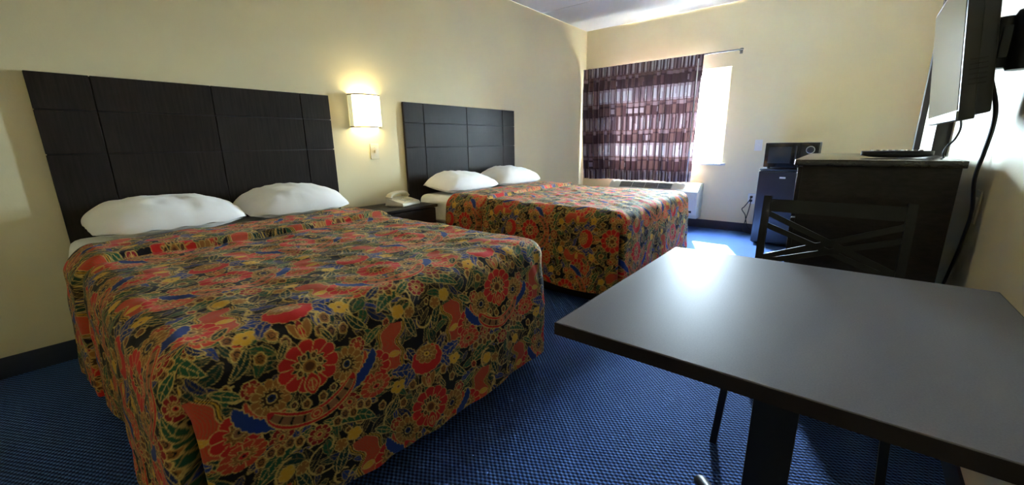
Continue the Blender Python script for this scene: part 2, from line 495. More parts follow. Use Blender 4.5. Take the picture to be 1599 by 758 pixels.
def grid_mesh(name, blocks, m, dye=None, loc=(0, 0, 0)):
    """blocks: list of (X, Y, Z) 2D arrays; dye: matching list of HxWx3 arrays."""
    vs_, fs_, cs_ = [], [], []; off = 0
    for bi, (X, Y, Z) in enumerate(blocks):
        h, w = X.shape
        vs_.append(np.stack([X, Y, Z], -1).reshape(-1, 3) - np.array(loc))
        idx = np.arange(h * w).reshape(h, w) + off
        fs_.append(np.stack([idx[:-1, :-1], idx[:-1, 1:], idx[1:, 1:], idx[1:, :-1]], -1).reshape(-1, 4))
        if dye is not None: cs_.append(dye[bi].reshape(-1, 3))
        off += h * w
    v = np.concatenate(vs_).astype(np.float32); f = np.concatenate(fs_).astype(np.int32)
    me = bpy.data.meshes.new(name)
    me.vertices.add(len(v)); me.vertices.foreach_set('co', v.ravel())
    me.loops.add(len(f) * 4); me.loops.foreach_set('vertex_index', f.ravel())
    me.polygons.add(len(f)); me.polygons.foreach_set('loop_start', np.arange(0, len(f) * 4, 4, dtype=np.int32))
    me.update(calc_edges=True)
    if dye is not None:
        c = np.concatenate(cs_); c = np.concatenate([c, np.ones((len(c), 1))], 1).astype(np.float32)
        at = me.color_attributes.new('dye', 'FLOAT_COLOR', 'POINT'); at.data.foreach_set('color', c.ravel())
    me.materials.append(m)
    me.polygons.foreach_set('use_smooth', np.ones(len(f), bool))
    o = bpy.data.objects.new(name, me); COL.objects.link(o); o.location = loc; BASE[o.name] = Vector(loc)
    return o

def sines(x, y, seed, n=7, lo=3.0, hi=14.0):
    r = np.random.RandomState(int(seed * 10)); out = 0
    for k in range(n):
        a = r.rand() * 2 * PI; f = lo + (hi - lo) * r.rand(); ph = r.rand() * 6.28
        out = out + np.sin((x * math.cos(a) + y * math.sin(a)) * f + ph) / n ** .5
    return out

def sstep(a, b, x):
    t = np.clip((x - a) / (b - a), 0, 1); return t * t * (3 - 2 * t)

# ---------------------------------------------------------------- the room
Y0 = -2.2                                            # wall behind the camera
def structure(o):
    o['kind'] = 'structure'; return o

structure(box('floor', (-.15, Y0 - .15, -.12), (3.6, LEN + .02, 0), M['carpet'], bev=0))
structure(box('wall_left', (-.15, Y0 - .15, 0), (0, LEN, HGT), M['wall'], bev=0))
structure(prism('wall_right', [(wallx(Y0 - .15), Y0 - .15), (3.62, Y0 - .15), (3.62, LEN), (wallx(LEN), LEN)], 0, HGT, 'z', M['wall']))
structure(box('wall_front', (0, Y0 - .15, 0), (3.17, Y0, HGT), M['wall'], bev=0))
WX0, WX1, WZ0, WZ1 = .36, 1.785, .765, 1.805          # window opening
bm = bmesh.new()
for lo, hi in (((-.15, LEN, -.12), (WX0, LEN + .14, HGT + .1)), ((WX1, LEN, -.12), (3.62, LEN + .14, HGT + .1)),
               ((WX0, LEN, -.12), (WX1, LEN + .14, WZ0)), ((WX0, LEN, WZ1), (WX1, LEN + .14, HGT + .1))):
    add_box(bm, lo, hi, 0)
structure(from_bm('wall_back', bm, M['wall']))
structure(box('ground', (-14, LEN + .14, -.5), (18, LEN + 26, -.35), M['ground'], bev=0))

ceil = structure(box('ceiling', (-.15, Y0 - .15, HGT + .012), (3.62, LEN, HGT + .1), M['ceil'], bev=0))
ye = LEN
edges = [LEN] + [4.16 - 1.03 * k for k in range(7)]
for a, b in zip(edges[:-1], edges[1:]):
    b = max(b, Y0)
    if a - b < .05: continue
    box('ceiling_plank', (0, b + .004, HGT), (3.35, a - .004, HGT + .03), M['ceil'], ceil, bev=.004, seg=1)

structure(box('baseboard_left', (0, Y0, 0), (.008, LEN, .10), M['base'], bev=.002))
structure(box('baseboard_back', (0, LEN - .008, 0), (wallx(LEN), LEN, .10), M['base'], bev=.002))
t = thing('baseboard_right', None, None, (wallx(0), 0, 0), rot=(0, 0, WANG), kind='structure', local=True)
box('base_strip', (-.008, Y0, 0), (0, 3.17, .10), M['base'], t, bev=.002)
box('base_strip', (-.008, 4.33, 0), (0, LEN - .01, .10), M['base'], t, bev=.002)

# window
w = thing('window_1', None, None, ((WX0 + WX1) / 2, LEN + .08, WZ0), kind='structure')
bm = bmesh.new(); fy0, fy1 = LEN + .060, LEN + .115
add_box(bm, (WX0, fy0, WZ0), (WX0 + .045, fy1, WZ1)); add_box(bm, (WX1 - .045, fy0, WZ0), (WX1, fy1, WZ1))
add_box(bm, (WX0 + .045, fy0, WZ0), (WX1 - .045, fy1, WZ0 + .045)); add_box(bm, (WX0 + .045, fy0, WZ1 - .060), (WX1 - .045, fy1, WZ1))
from_bm('window_frame', bm, M['frame'], w)
bm = bmesh.new(); mx = (WX0 + WX1) / 2 - .05
add_box(bm, (mx, fy0 - .004, WZ0 + .045), (mx + .05, fy1 - .006, WZ1 - .06)); from_bm('meeting_stile', bm, M['frame'], w)
box('pane', (WX0 + .045, fy0 + .035, WZ0 + .045), (mx, fy0 + .039, WZ1 - .06), M['glass'], w, bev=0)
box('pane', (mx + .05, fy0 + .018, WZ0 + .045), (WX1 - .045, fy0 + .022, WZ1 - .06), M['glass'], w, bev=0)
box('window_sill', (WX0 - .02, LEN - .022, WZ0 - .022), (WX1 + .035, LEN + .06, WZ0 + .002), M['frame'], w, bev=.004)

# connecting door in the right-hand wall
d = thing('door_1', None, None, (wallx(0), 0, 0), rot=(0, 0, WANG), kind='structure', local=True)
bm = bmesh.new()
add_box(bm, (-.062, 3.17, 0), (0, 3.27, 2.12)); from_bm('door_jamb', bm, M['jamb'], d)
box('door_jamb', (-.062, 4.23, 0), (0, 4.33, 2.12), M['jamb'], d)
box('door_head', (-.062, 3.27, 2.03), (0, 4.23, 2.12), M['jamb'], d)
leafo = box('door_leaf', (-.030, 3.272, .01), (-.002, 4.228, 2.028), M['door'], d)

# unseen ceiling lamp added behind the camera for warm fill
OPAL = mat('fill_lamp_glass', (.9, .86, .76), .4, var=.01)
OPAL.node_tree.nodes['Principled BSDF'].inputs['Emission Color'].default_value = (1, .74, .34, 1)
OPAL.node_tree.nodes['Principled BSDF'].inputs['Emission Strength'].default_value = 2.2
LX, LY = 1.75, -1.35
t = thing('added_fill_lamp', 'added unseen opal glass lamp giving warm fill from behind the camera', 'ceiling lamp', (LX, LY, HGT - .10))
lathe('ceiling_pan', [(.165, HGT - .030), (.170, HGT - .006), (.150, HGT - .001)], (LX, LY, 0), M['trim'], t, 32)
lathe('glass_dome', [(.004, HGT - .100), (.06, HGT - .096), (.11, HGT - .080), (.145, HGT - .055), (.155, HGT - .032)], (LX, LY, 0), OPAL, t, 32)

# ---------------------------------------------------------------- headboards
def headboard(y0, y1, label):
    zt, zb, th = 1.362, .30, .030
    t = thing('headboard', label, 'headboard', (0, (y0 + y1) / 2, zb), 'panelled headboards on the wall')
    box('backing_board', (0.001, y0 + .004, zb + .004), (th - .007, y1 - .004, zt - .004), M['groove'], t)
    ys = [y0, y0 + .205, (y0 + y1) / 2, y1 - .195, y1]
    zs = [zb, .640, 1.000, 1.200, zt] if False else [zb, 1.000, 1.200, zt]
    g = .0022
    for i in range(4):
        for k in range(3):
            a = 0 if i == 0 else g; b_ = 0 if i == 3 else g; c = 0 if k == 0 else g; e = 0 if k == 2 else g
            box('panel', (.010, ys[i] + a, zs[k] + c), (th, ys[i + 1] - b_, zs[k + 1] - e), M['woodv'], t, bev=.0015, seg=1)
    return t
headboard(.142, 1.520, 'wide dark espresso headboard with grooved panels behind the nearer bed')
headboard(2.142, 3.587, 'dark espresso headboard with grooved panels behind the bed by the window')

# ---------------------------------------------------------------- beds
TOPZ = .622
def bed(y0, y1, label):
    t = thing('bed', label, 'bed', (1.0, (y0 + y1) / 2, 0), 'twin motel beds')
    box('bed_base', (.12, y0 + .10, 0), (1.80, y1 - .10, .150), M['brown'], t, bev=.006)
    box('box_spring', (.045, y0 + .030, .152), (1.870, y1 - .030, .372), M['sheet'], t, bev=.07, seg=6)
    # mattress in a wrinkled fitted sheet
    nx, ny = 90, 70
    bm = bmesh.new(); add_box(bm, (.045, y0 + .022, .374), (1.885, y1 - .022, TOPZ - .012), .075, 6)
    bmesh.ops.subdivide_edges(bm, edges=[e for e in bm.edges if e.calc_length() > .3], cuts=60, use_grid_fill=True)
    for v in bm.verts:
        x, y, z = v.co
        side = y < y0 + .03 or y > y1 - .03 or x < .06
        if side: v.co.y += (.006 * math.sin(z * 130 + x * 9 + 2 * math.sin(x * 14)) + .004 * math.sin(z * 75 - x * 21)) * (1 if y < (y0 + y1) / 2 else -1)
    from_bm('mattress', bm, M['sheet'], t, True)
    return t
B1 = (.100, 1.432); B2 = (2.190, 3.540)
bed(*B1, 'nearer motel bed with white sheets, dark base under the floral spread')
bed(*B2, 'bed nearer the window with white wrinkled sheets showing at its head')

TILE = floral_tile()
def bedspread(y0, y1, label, step, s_off, t_off, seed, blur):
    r, xf, xh, hem = .080, 1.930, .452, .105
    yc = (y0 + y1) / 2; hw = (y1 - y0) / 2 - r; Lc = xf - r - xh
    qa = r * PI / 2; qe = qa + (TOPZ - r - hem)
    nq = int(qe / step); q = np.linspace(0, qe, nq)
    def prof(q):
        a = np.clip(q / r, 0, PI / 2); h = np.clip(q - qa, 0, None)
        return r * np.sin(a), -r * (1 - np.cos(a)) - h, h
    def waves(P):
        return .5 * np.sin(P * 2 * PI / .47 + seed) + .32 * np.sin(P * 2 * PI / .27 + 2.1 * seed) + .5 * np.sin(P * 2 * PI / 1.1 + .7) + .12 * np.sin(P * 2 * PI / .11 + seed)
    def hang(P, h):
        return .006 * sstep(0, .12, h) + .018 * h + (.014 * h / .45) * waves(P)
    def lift(s, t):                                  # the turned-back layer next to the pillows, with its crease
        line = .375 + .014 * np.sin(s * 6 + seed) + .008 * np.sin(s * 17)
        d = t - line
        return .019 * (1 - sstep(-.014, .004, d)) - .007 * np.exp(-(d / .007) ** 2) + .006 * np.exp(-((d + .03) / .02) ** 2)
    def rough(s, t):
        return .0035 * sines(s, t, seed, 8, 8, 30) + .0018 * sines(s, t, seed + 5, 9, 35, 90)
    blocks, dye = [], []
    def emit(X, Y, Z, S, T):
        blocks.append((X, Y, Z)); dye.append(sample_tile(TILE, S + s_off, T + t_off, blur))
    # top with both hanging sides
    nt_ = int(Lc / step); tt = np.linspace(0, Lc, nt_)
    ns_ = int(2 * hw / step); core = np.linspace(-hw, hw, ns_)
    s = np.concatenate([-(hw + q[:0:-1]), core, hw + q[1:]])
    S, T = np.meshgrid(s, tt)
    qq = np.clip(np.abs(S) - hw, 0, None); sg = np.sign(S)
    o, dz, h = prof(qq)
    P = np.where(sg < 0, T, 2 * Lc + 2 * hw + r * PI - T)
    lf = lift(S, T) + rough(S, T)
    wall = sstep(0, qa, qq)                          # 0 on top, 1 on the sides
    hm = 1 + .018 * np.sin(P * 9 + seed)
    Y = yc + sg * (np.clip(np.abs(S), None, hw) + o + hang(P, h) + lf * wall)
    Z = TOPZ + dz * np.where(h > 0, hm, 1) + lf * (1 - wall)
    Z -= .010 * np.exp(-(T / .010) ** 2) * (1 - wall)
    X = xh + T + .012 * np.sin(S * 7 + seed) * np.exp(-(T / .1) ** 2)
    emit(X, Y, Z, S, T)
    # foot panel
    S, Q = np.meshgrid(core, q)
    o, dz, h = prof(Q); P = Lc + r * PI / 2 + (S + hw); wall = sstep(0, qa, Q)
    ro = rough(S, Lc + Q); hm = 1 + .018 * np.sin(P * 9 + seed)
    emit(xf - r + o + hang(P, h) + ro * wall, yc + S, TOPZ + dz * np.where(h > 0, hm, 1) + ro * (1 - wall), S, Lc + Q)
    # corners, each with one deep fold
    for sg in (-1, 1):
        nphi = max(26, int(r * PI / 2 / step * 1.6)); phi = np.linspace(0, PI / 2, nphi)   # 0 = foot side, 90 = long side
        F, Q = np.meshgrid(phi, q)
        o, dz, h = prof(Q); wall = sstep(0, qa, Q)
        P = (Lc + r * (PI / 2 - F)) if sg < 0 else (Lc + r * PI / 2 + 2 * hw + r * F)
        hm = 1 + .018 * np.sin(P * 9 + seed)
        f0 = .62 if sg < 0 else .85
        cut = (.062 if sg < 0 else .035) * np.exp(-((F - f0) / .13) ** 2) * sstep(.0, .14, h)
        out = o + hang(P, h) - cut + .012 * sstep(0, .2, h) * np.exp(-((F - f0 - .42) / .25) ** 2)
        edge_s = sg * (hw + np.where(F < f0, r * F, Q)); edge_t = Lc + np.where(F < f0, Q, r * (PI / 2 - F))
        ro_s = rough(np.full_like(F, sg * hw), Lc + Q) * (1 - F / (PI / 2)) + rough(sg * (hw + Q), np.full_like(F, Lc)) * (F / (PI / 2))
        emit(xf - r + np.cos(F) * (out + ro_s * wall), yc + sg * (hw + np.sin(F) * (out + ro_s * wall)),
             TOPZ + dz * np.where(h > 0, hm, 1) + ro_s * (1 - wall), edge_s, edge_t)
    ob = grid_mesh('bedspread', blocks, M['floral'], dye, (1.2, yc, hem))
    return tag(ob, label, 'bedspread', 'floral bedspreads')
bedspread(*B1, 'red, blue and gold floral bedspread hanging over the nearer bed', .0026, .387, -1.40, 1.3, .002)
bedspread(*B2, 'red, blue and gold floral bedspread on the bed by the window', .0045, .12, -1.25, 4.1, .003)

def pillow(c, size, rz, lean, label, seed):
    a, b_, hgt = size[0] / 2, size[1] / 2, size[2]
    n = 44
    u = np.sin(np.linspace(-PI / 2, PI / 2, n))
    U, V = np.meshgrid(u, u)
    puff = (np.clip(1 - np.abs(U) ** 3.0, 0, 1) * np.clip(1 - np.abs(V) ** 2.6, 0, 1)) ** .50
    pin_u = 1 - .02 * (1 - V ** 2) * np.abs(U); pin_v = 1 - .03 * (1 - U ** 2) * np.abs(V)
    X, Y = a * U * pin_u * np.sqrt(1 - .10 * V ** 4), b_ * V * pin_v * np.sqrt(1 - .42 * np.abs(U) ** 3)
    wr = (.006 * sines(X, Y, seed, 8, 12, 45) + .003 * sines(X, Y, seed + 2, 8, 40, 110)) * puff + .004 * np.sin(np.arctan2(V, U) * 17 + seed) * (1 - puff) * (np.hypot(U, V) > .5)
    top = hgt * .66 * puff * (1 + .10 * np.sin(U * 2.3 + seed)) + wr
    bot = -hgt * .34 * puff ** 1.6
    bl = []
    for Z in (top, bot):
        x, y, z = X, Y, Z
        y2, z2 = y * math.cos(lean) - z * math.sin(lean), y * math.sin(lean) + z * math.cos(lean)
        xw = x * math.cos(rz) - y2 * math.sin(rz); yw = x * math.sin(rz) + y2 * math.cos(rz)
        bl.append((xw + c[0], yw + c[1], z2 + c[2]))
    zmin = min(b[2].min() for b in bl)
    bl = [(b[0], b[1], b[2] + .612 - zmin) for b in bl]; zmin = .612
    o = grid_mesh('pillow', bl, M['sheet'], None, (c[0], c[1], zmin))
    return tag(o, label, 'pillow', 'white bed pillows')
PZ = .668
pillow((.256, .488, PZ), (.612, .415, .172), PI / 2 + .03, .10, 'white pillow on the left side of the nearer bed', 3)
pillow((.256, 1.094, PZ), (.590, .415, .170), PI / 2 - .03, .12, 'white pillow on the nearer bed, on the side by the nightstand', 8)
pillow((.256, 2.550, PZ), (.660, .415, .165), PI / 2 + .03, .10, 'white pillow on the window bed, on the side by the nightstand', 15)
pillow((.256, 3.215, PZ), (.655, .415, .175), PI / 2 - .03, .12, 'white pillow on the window bed, on the side toward the curtain', 21)

# ---------------------------------------------------------------- sconce and switch between the headboards
sy, sz0, sz1 = 1.800, 1.152, 1.388
t = thing('wall_sconce', 'lit half-round white wall sconce with bronze trim between the headboards', 'wall lamp', (0, sy, sz0))
box('back_plate', (.001, sy - .10, sz0 + .02), (.010, sy + .10, sz1 - .02), M['trim'], t)
def half(rx, ry, n=28):
    return [(rx * math.sin(PI * k / n) ** .8 + .002, sy - ry * math.cos(PI * k / n)) for k in range(n + 1)]
def shell(name, z0, z1, rx, ry, th, m, k0=0, k1=29):
    bm = bmesh.new(); A = half(rx, ry)[k0:k1]; B = half(rx - th, ry - th)[k0:k1]
    n = len(A); R_ = []
    for P, z in ((A, z0), (A, z1), (B, z1), (B, z0)):
        R_.append([bm.verts.new((p[0], p[1], z)) for p in P])
    for i in range(n - 1):
        for k in range(4): bm.faces.new((R_[k][i], R_[k][i + 1], R_[(k + 1) % 4][i + 1], R_[(k + 1) % 4][i]))
    return from_bm(name, bm, m, t)
shell('lamp_shade', sz0 + .006, sz1 - .006, .105, .122, .003, M['shade'], 3, 26)
shell('side_frame', sz0 + .004, sz1 - .004, .106, .123, .004, M['shadeside'], 0, 4)
shell('side_frame', sz0 + .004, sz1 - .004, .106, .123, .004, M['shadeside'], 25, 29)
shell('trim_band', sz0, sz0 + .009, .107, .124, .006, M['trim'])
shell('trim_band', sz1 - .009, sz1, .107, .124, .006, M['trim'])
BULB = mat('bulb_glass', (.9, .88, .8), .3, var=.01)
BULB.node_tree.nodes['Principled BSDF'].inputs['Emission Color'].default_value = (1, .88, .58, 1)
BULB.node_tree.nodes['Principled BSDF'].inputs['Emission Strength'].default_value = 2.0
lathe('bulb', [(.008, -.06), (.013, -.045), (.014, -.03), (.024, 0), (.026, .018), (.018, .036), (.003, .045)], (.052, sy, 1.265), BULB, t, 16)
def lamp_light(z, e):
    ld = bpy.data.lights.new('sconce_light', 'POINT'); ld.energy = e; ld.color = (1.0, .86, .50); ld.shadow_soft_size = .028
    lo_ = bpy.data.objects.new('sconce_light', ld); COL.objects.link(lo_); lo_.parent = t; lo_.location = (.055, 0, z - sz0)
lamp_light(1.335, .42); lamp_light(1.205, .28)

def wall_plate(name, label, cat, c, rot, m, kind):
    """Plate in local coordinates: lies in the XZ plane, facing -Y."""
    t = thing(name, label, cat, c, rot=rot, local=True)
    box('plate', (-.036, -.007, -.058), (.036, -.001, .058), m, t, bev=.004, seg=3)
    if kind == 'switch':
        box('toggle', (-.005, -.019, -.010), (.005, -.006, .012), m, t, bev=.002, rot=Matrix.Rotation(.35, 3, 'X'))
        for z in (-.030, .030): lathe('screw', [(.003, -.007), (.003, -.0085), (.0005, -.009)], (0, 0, z), M['silver'], t, 8, 'y')
    else:
        for z in (-.020, .020):
            s_ = lathe('socket', [(.017, -.006), (.017, -.009), (.015, -.0095), (.002, -.0095)], (0, 0, z), m, t, 20, 'y')
        lathe('screw', [(.003, -.007), (.003, -.0085), (.0005, -.009)], (0, 0, 0), M['silver'], t, 8, 'y')
    return t
wall_plate('light_switch', 'cream toggle light switch on the wall below the lit sconce', 'switch', (0, 1.860, .976), (0, 0, PI / 2), M['beige'], 'switch')
wall_plate('light_switch', 'white switch plate on the window wall beside the microwave', 'switch', (2.128, LEN, .965), (0, 0, 0), M['white'], 'switch')
wall_plate('wall_outlet', 'white outlet with two plugs on the wall beside the mini fridge', 'outlet', (2.125, LEN, .385), (0, 0, 0), M['white'], 'outlet')
wall_plate('wall_outlet', 'beige outlet plate on the wall behind the hanging television cord', 'outlet', (wallx(2.16), 2.16, .775), (0, 0, -PI / 2 + WANG), M['beige'], 'outlet')

# ---------------------------------------------------------------- nightstand and what is on it
nx1, ny0, ny1, nz = .385, 1.570, 2.130, .562
t = thing('nightstand', 'dark espresso nightstand with silver drawer pulls between the beds', 'nightstand', (.2, 1.85, 0))
box('table_top', (.012, ny0, nz - .022), (nx1 + .012, ny1, nz), M['wood'], t, bev=.003)
bm = bmesh.new()
add_box(bm, (.015, ny0 + .012, .03), (nx1 - .018, ny0 + .030, nz - .022), .001); add_box(bm, (.015, ny1 - .030, .03), (nx1 - .018, ny1 - .012, nz - .022), .001)
add_box(bm, (.015, ny0 + .03, .03), (.025, ny1 - .03, nz - .022), .001); add_box(bm, (.015, ny0 + .03, .06), (nx1 - .02, ny1 - .03, .078), .001)
from_bm('carcass', bm, M['wood'], t)
box('plinth', (.03, ny0 + .03, 0), (nx1 - .05, ny1 - .03, .06), M['brown'], t, bev=.002)
for z0, z1 in ((.082, .300), (.306, .534)):
    dr = box('drawer', (nx1 - .018, ny0 + .014, z0), (nx1, ny1 - .014, z1), M['wood'], t, bev=.002)
    ym, zm = (ny0 + ny1) / 2, (z0 + z1) / 2 + .035
    tube('handle', smooth_path([(nx1 - .002, ym - .065, zm), (nx1 + .020, ym - .055, zm), (nx1 + .022, ym, zm), (nx1 + .020, ym + .055, zm), (nx1 - .002, ym + .065, zm)], 5), .0048, M['silver'], dr)

ph = thing('telephone', 'beige corded desk telephone lying on the nightstand', 'telephone', (.215, 1.935, nz), rot=(0, 0, .25), local=True)
prism('phone_base', [(-.085, .001), (.085, .001), (.088, .012), (.080, .030), (-.060, .062), (-.084, .052)], -.105, .105, 'y', M['beige'], ph, bev=.005)
hs = bmesh.new()
path = smooth_path([(-.052, -.098, .064), (-.050, -.085, .084), (-.048, -.045, .093), (-.048, .0, .096), (-.048, .045, .093), (-.050, .085, .084), (-.052, .098, .064)], 5)
rr = [.019 + .010 * abs(2 * k / (len(path) - 1) - 1) ** 2 for k in range(len(path))]
add_tube(hs, path, rr, 12, 1.25, .75); from_bm('handset', hs, M['beige'], ph)
kp = box('keypad', (.000, -.045, .0405), (.062, .050, .0455), M['white'], ph, bev=.002, rot=Matrix.Rotation(.225, 3, 'Y'))
for i in range(4):
    for k in range(3):
        x_ = .010 + i * .014; box('key', (x_ - .004, -.024 + k * .024 - .007, .0475 - (x_ - .031) * .228 - .0015), (x_ + .004, -.024 + k * .024 + .007, .0475 - (x_ - .031) * .228 + .0025), M['beige'], kp, bev=.001, seg=1)
cpts = []
for k in range(120):
    a = k / 119; ang = a * 2 * PI * 20
    bx_ = Vector((-.07 - .02 * math.sin(a * PI), -.105 - .030 * math.sin(a * PI) + .05 * a, .008))
    cpts.append(bx_ + Vector((.004 * math.cos(ang), 0, .004 * math.sin(ang) + .001)) + Vector((.035 * a, 0, 0)))
tube('coiled_cord', cpts, .0013, M['beige'], ph, 5)
tag(box('paper_card', (.10, 2.035, nz + .0005), (.20, 2.115, nz + .0045), M['paper'], bev=.001), 'small white card lying on the nightstand by the window bed', 'card')

# ---------------------------------------------------------------- curtain and rod
CY = LEN - .085
r_ = thing('curtain_rod', 'thin grey curtain rod along the top of the window', 'curtain rod', (.95, CY, 1.945))
tube('rod', [(.012, CY, 1.948), (.95, CY, 1.948), (1.895, CY, 1.948)], .0075, M['grey'], r_, 10)
for x in (.05, 1.86):
    bm = bmesh.new(); add_box(bm, (x - .010, CY, 1.942), (x + .010, LEN - .004, 1.954), .002); add_box(bm, (x - .014, LEN - .006, 1.92), (x + .014, LEN - .001, 1.976), .002)
    from_bm('bracket', bm, M['grey'], r_)

nu, nv = 560, 240
u = np.linspace(0, 1, nu); v = np.linspace(0, 1, nv); U, V = np.meshgrid(u, v)
rs = np.random.RandomState(4)
nf = 19
ph_ = np.cumsum(.72 + .56 * rs.rand(400)); ph_ = np.interp(u, np.linspace(0, 1, 400), (ph_ - ph_[0]) / (ph_[-1] - ph_[0])) * nf * 2 * PI
PH = ph_[None, :] + .5 * np.sin(V * 2.2 + U * 9)
amp = (.016 + .018 * sstep(0, .25, V)) * (1 - .30 * sstep(.70, .98, U))
xr = 1.520 - .028 * V; xl = .035 + .05 * V ** 2
X = xl + (xr - xl) * U + .013 * np.sin(2 * PH) * sstep(.0, .2, V)
Y = CY - .026 - amp * np.sin(PH) - .004 * np.sin(PH * .5 + 3 * V)
Y -= .014
z_top = 1.950 - .004 * np.abs(np.sin(PH / 2)); Z = z_top - V * (1.950 - .546) - .006 * np.sin(U * 17) * V
# woven blocks: cloth width is about 2.3 x the drawn width
cl = U * 3.2; dz_ = V * 1.42
PLUM, MAUVE, GREYM, LIGHT, BROWN = srgb(74, 52, 56), srgb(128, 106, 112), srgb(150, 134, 142), srgb(180, 172, 178), srgb(100, 74, 74)
row = np.floor((dz_ + .05) / .335).astype(int); fz = ((dz_ + .05) / .335) % 1
ct = PH / (2 * PI) * 2.0 + .5 * (row % 2); cell = np.floor(ct).astype(int); fx = ct % 1
hsh = (np.sin(cell * 12.9898 + row * 78.233) * 43758.5453) % 1; hs2 = (np.sin(cell * 39.34 + row * 11.13) * 24634.63) % 1
dye = np.empty(U.shape + (3,)); dye[:] = PLUM
sel = (fz < .50)
dye[sel & (fx < .62)] = MAUVE
dye[sel & (fx < .62) & (hsh < .6)] = GREYM
dye[(fz > .08) & (fz < .44) & (fx > .12) & (fx < .52) & (hsh < .58)] = LIGHT
dye[(fz > .50) & (fz < .60)] = BROWN
dye[(fz > .54) & (fz < .66) & (hs2 < .5)] = MAUVE
dye[(fz > .66) & (fz < .95) & (hs2 > .62)] = BROWN
dye[(fz > .72) & (fz < .90) & (hs2 < .12) & (fx < .7)] = GREYM
cur = grid_mesh('curtain', [(X, Y, Z)], M['curtain'], [dye], (.78, CY, .53))
tag(cur, 'plum and grey pleated curtain with a block pattern, drawn across the window', 'curtain')
nv2 = 60; v2 = np.linspace(0, 1, nv2); u2 = np.linspace(0, 1, 7); U2, V2 = np.meshgrid(u2, v2)  # narrow white strip in place of daylight showing through a fold
gap_strip = grid_mesh('lit_gap_strip', [(1.468 - .020 * V2 + .018 * U2, CY - .078 + .012 * np.sin(U2 * PI + .6), 1.90 - V2 * 1.365)], LIT_GAP, None, (.78, CY, .53))
gap_strip.parent = cur; gap_strip.location = (0, 0, 0); gap_strip['label'] = 'white strip standing in for light through a curtain fold'

# ---------------------------------------------------------------- air conditioner under the window
ax0, ax1 = .500, 1.612; AY = 4.965
t = thing('air_conditioner', 'cream wall air conditioner with a louvred top under the window', 'air conditioner', ((ax0 + ax1) / 2, 5.07, .12))
prism('cabinet', [(LEN - .002, .125), (LEN - .002, .535), (AY + .115, .535), (AY + .095, .532), (AY + .008, .452), (AY, .438), (AY, .175), (AY + .03, .130)], ax0, ax1, 'x', M['ac'], t, bev=.004)
sl = math.atan2(.080, .087)
def slope(k, up):                                   # point on the sloping face
    return (AY + .008 + .087 * k - math.sin(sl) * up, .452 + .080 * k + math.cos(sl) * up)
gx0, gx1 = .640, 1.305
gr = prism('grille', [slope(.12, -.001), slope(.88, -.001), slope(.88, .0015), slope(.12, .0015)], gx0, gx1, 'x', M['black'], t)
for k in range(5):
    a = .14 + k * .155
    prism('slat', [slope(a, .001), slope(a + .026, .001), slope(a + .026, .004), slope(a, .004)], gx0, gx1, 'x', M['ac'], gr)
for k in range(5):
    x = gx0 + (gx1 - gx0 - .006) * k / 4
    prism('divider', [slope(.12, .001), slope(.88, .001), slope(.88, .005), slope(.12, .005)], x, x + .004, 'x', M['ac'], gr)
prism('control_lid', [slope(.15, -.001), slope(.85, -.001), slope(.85, .003), slope(.15, .003)], 1.37, 1.56, 'x', M['ac'], t)
box('front_panel', (ax0 + .03, AY - .006, .19), (ax1 - .03, AY + .002, .42), M['ac'], t, bev=.003)
box('intake_louvre', (ax0 + .05, AY - .008, .20), (ax1 - .05, AY - .004, .225), M['black'], t, bev=.001)

# ---------------------------------------------------------------- mini fridge, microwave, their cords
fx0, fx1, fy, fz_ = 2.245, 2.715, 4.600, .752
t = thing('mini_fridge', 'black compact refrigerator standing in the corner behind the dresser', 'refrigerator', ((fx0 + fx1) / 2, 4.85, 0))
box('cabinet', (fx0 + .004, fy + .052, .012), (fx1 - .004, 5.09, fz_ - .014), M['fridge'], t, bev=.008, seg=3)
box('top_cap', (fx0, fy + .010, fz_ - .016), (fx1, 5.09, fz_), M['fridge'], t, bev=.006, seg=3)
dr = box('door', (fx0, fy, .030), (fx1, fy + .048, fz_ - .024), M['fridge'], t, bev=.010, seg=4)
b_ = box('badge', (2.420, fy - .003, .662), (2.468, fy + .002, .678), M['white'], dr, bev=.001); b_['label'] = 'small white badge'
box('handle_recess', (fx1 - .035, fy - .002, .52), (fx1 - .012, fy + .002, .70), M['black'], dr, bev=.004)
for x in (fx0 + .05, fx1 - .05):
    for y in (fy + .08, 5.03): lathe('foot', [(.018, 0), (.018, .010), (.012, .014)], (x, y, 0), M['black'], t, 12)

mx0, mx1, my, mz0, mz1 = 2.272, 2.690, 4.612, fz_ + .014, .992
t = thing('microwave', 'black microwave oven with a round dial on top of the mini fridge', 'microwave', ((mx0 + mx1) / 2, 4.8, fz_))
box('cabinet', (mx0, my + .022, mz0), (mx1, 4.955, mz1), M['black'], t, bev=.006, seg=3)
wd = mx1 - mx0
dr = box('door', (mx0 + .001, my, mz0 + .002), (mx0 + wd * .655, my + .021, mz1 - .002), M['blackg'], t, bev=.004)
box('door_window', (mx0 + wd * .075, my - .0012, mz0 + .038), (mx0 + wd * .50, my + .002, mz1 - .036), M['glassd'], dr, bev=.001)
box('door_handle', (mx0 + wd * .575, my - .018, mz0 + .03), (mx0 + wd * .60, my + .001, mz1 - .03), M['black'], dr, bev=.004)
pn = box('control_panel', (mx0 + wd * .660, my, mz0 + .002), (mx1 - .001, my + .021, mz1 - .002), M['blackg'], t, bev=.004)
for z, r0 in ((mz1 - .065, .030), (mz0 + .065, .026)):
    kx = mx0 + wd * .845
    kn = lathe('dial', [(r0, .001), (r0 - .002, -.014), (r0 - .008, -.018), (.002, -.018)], (kx, my, z), M['black'], pn, 24, 'y')
    lathe('dial_ring', [(r0 + .003, .001), (r0 + .003, -.003), (r0 - .001, -.003), (r0 - .001, .001)], (kx, my, z), M['silver'], kn, 28, 'y')
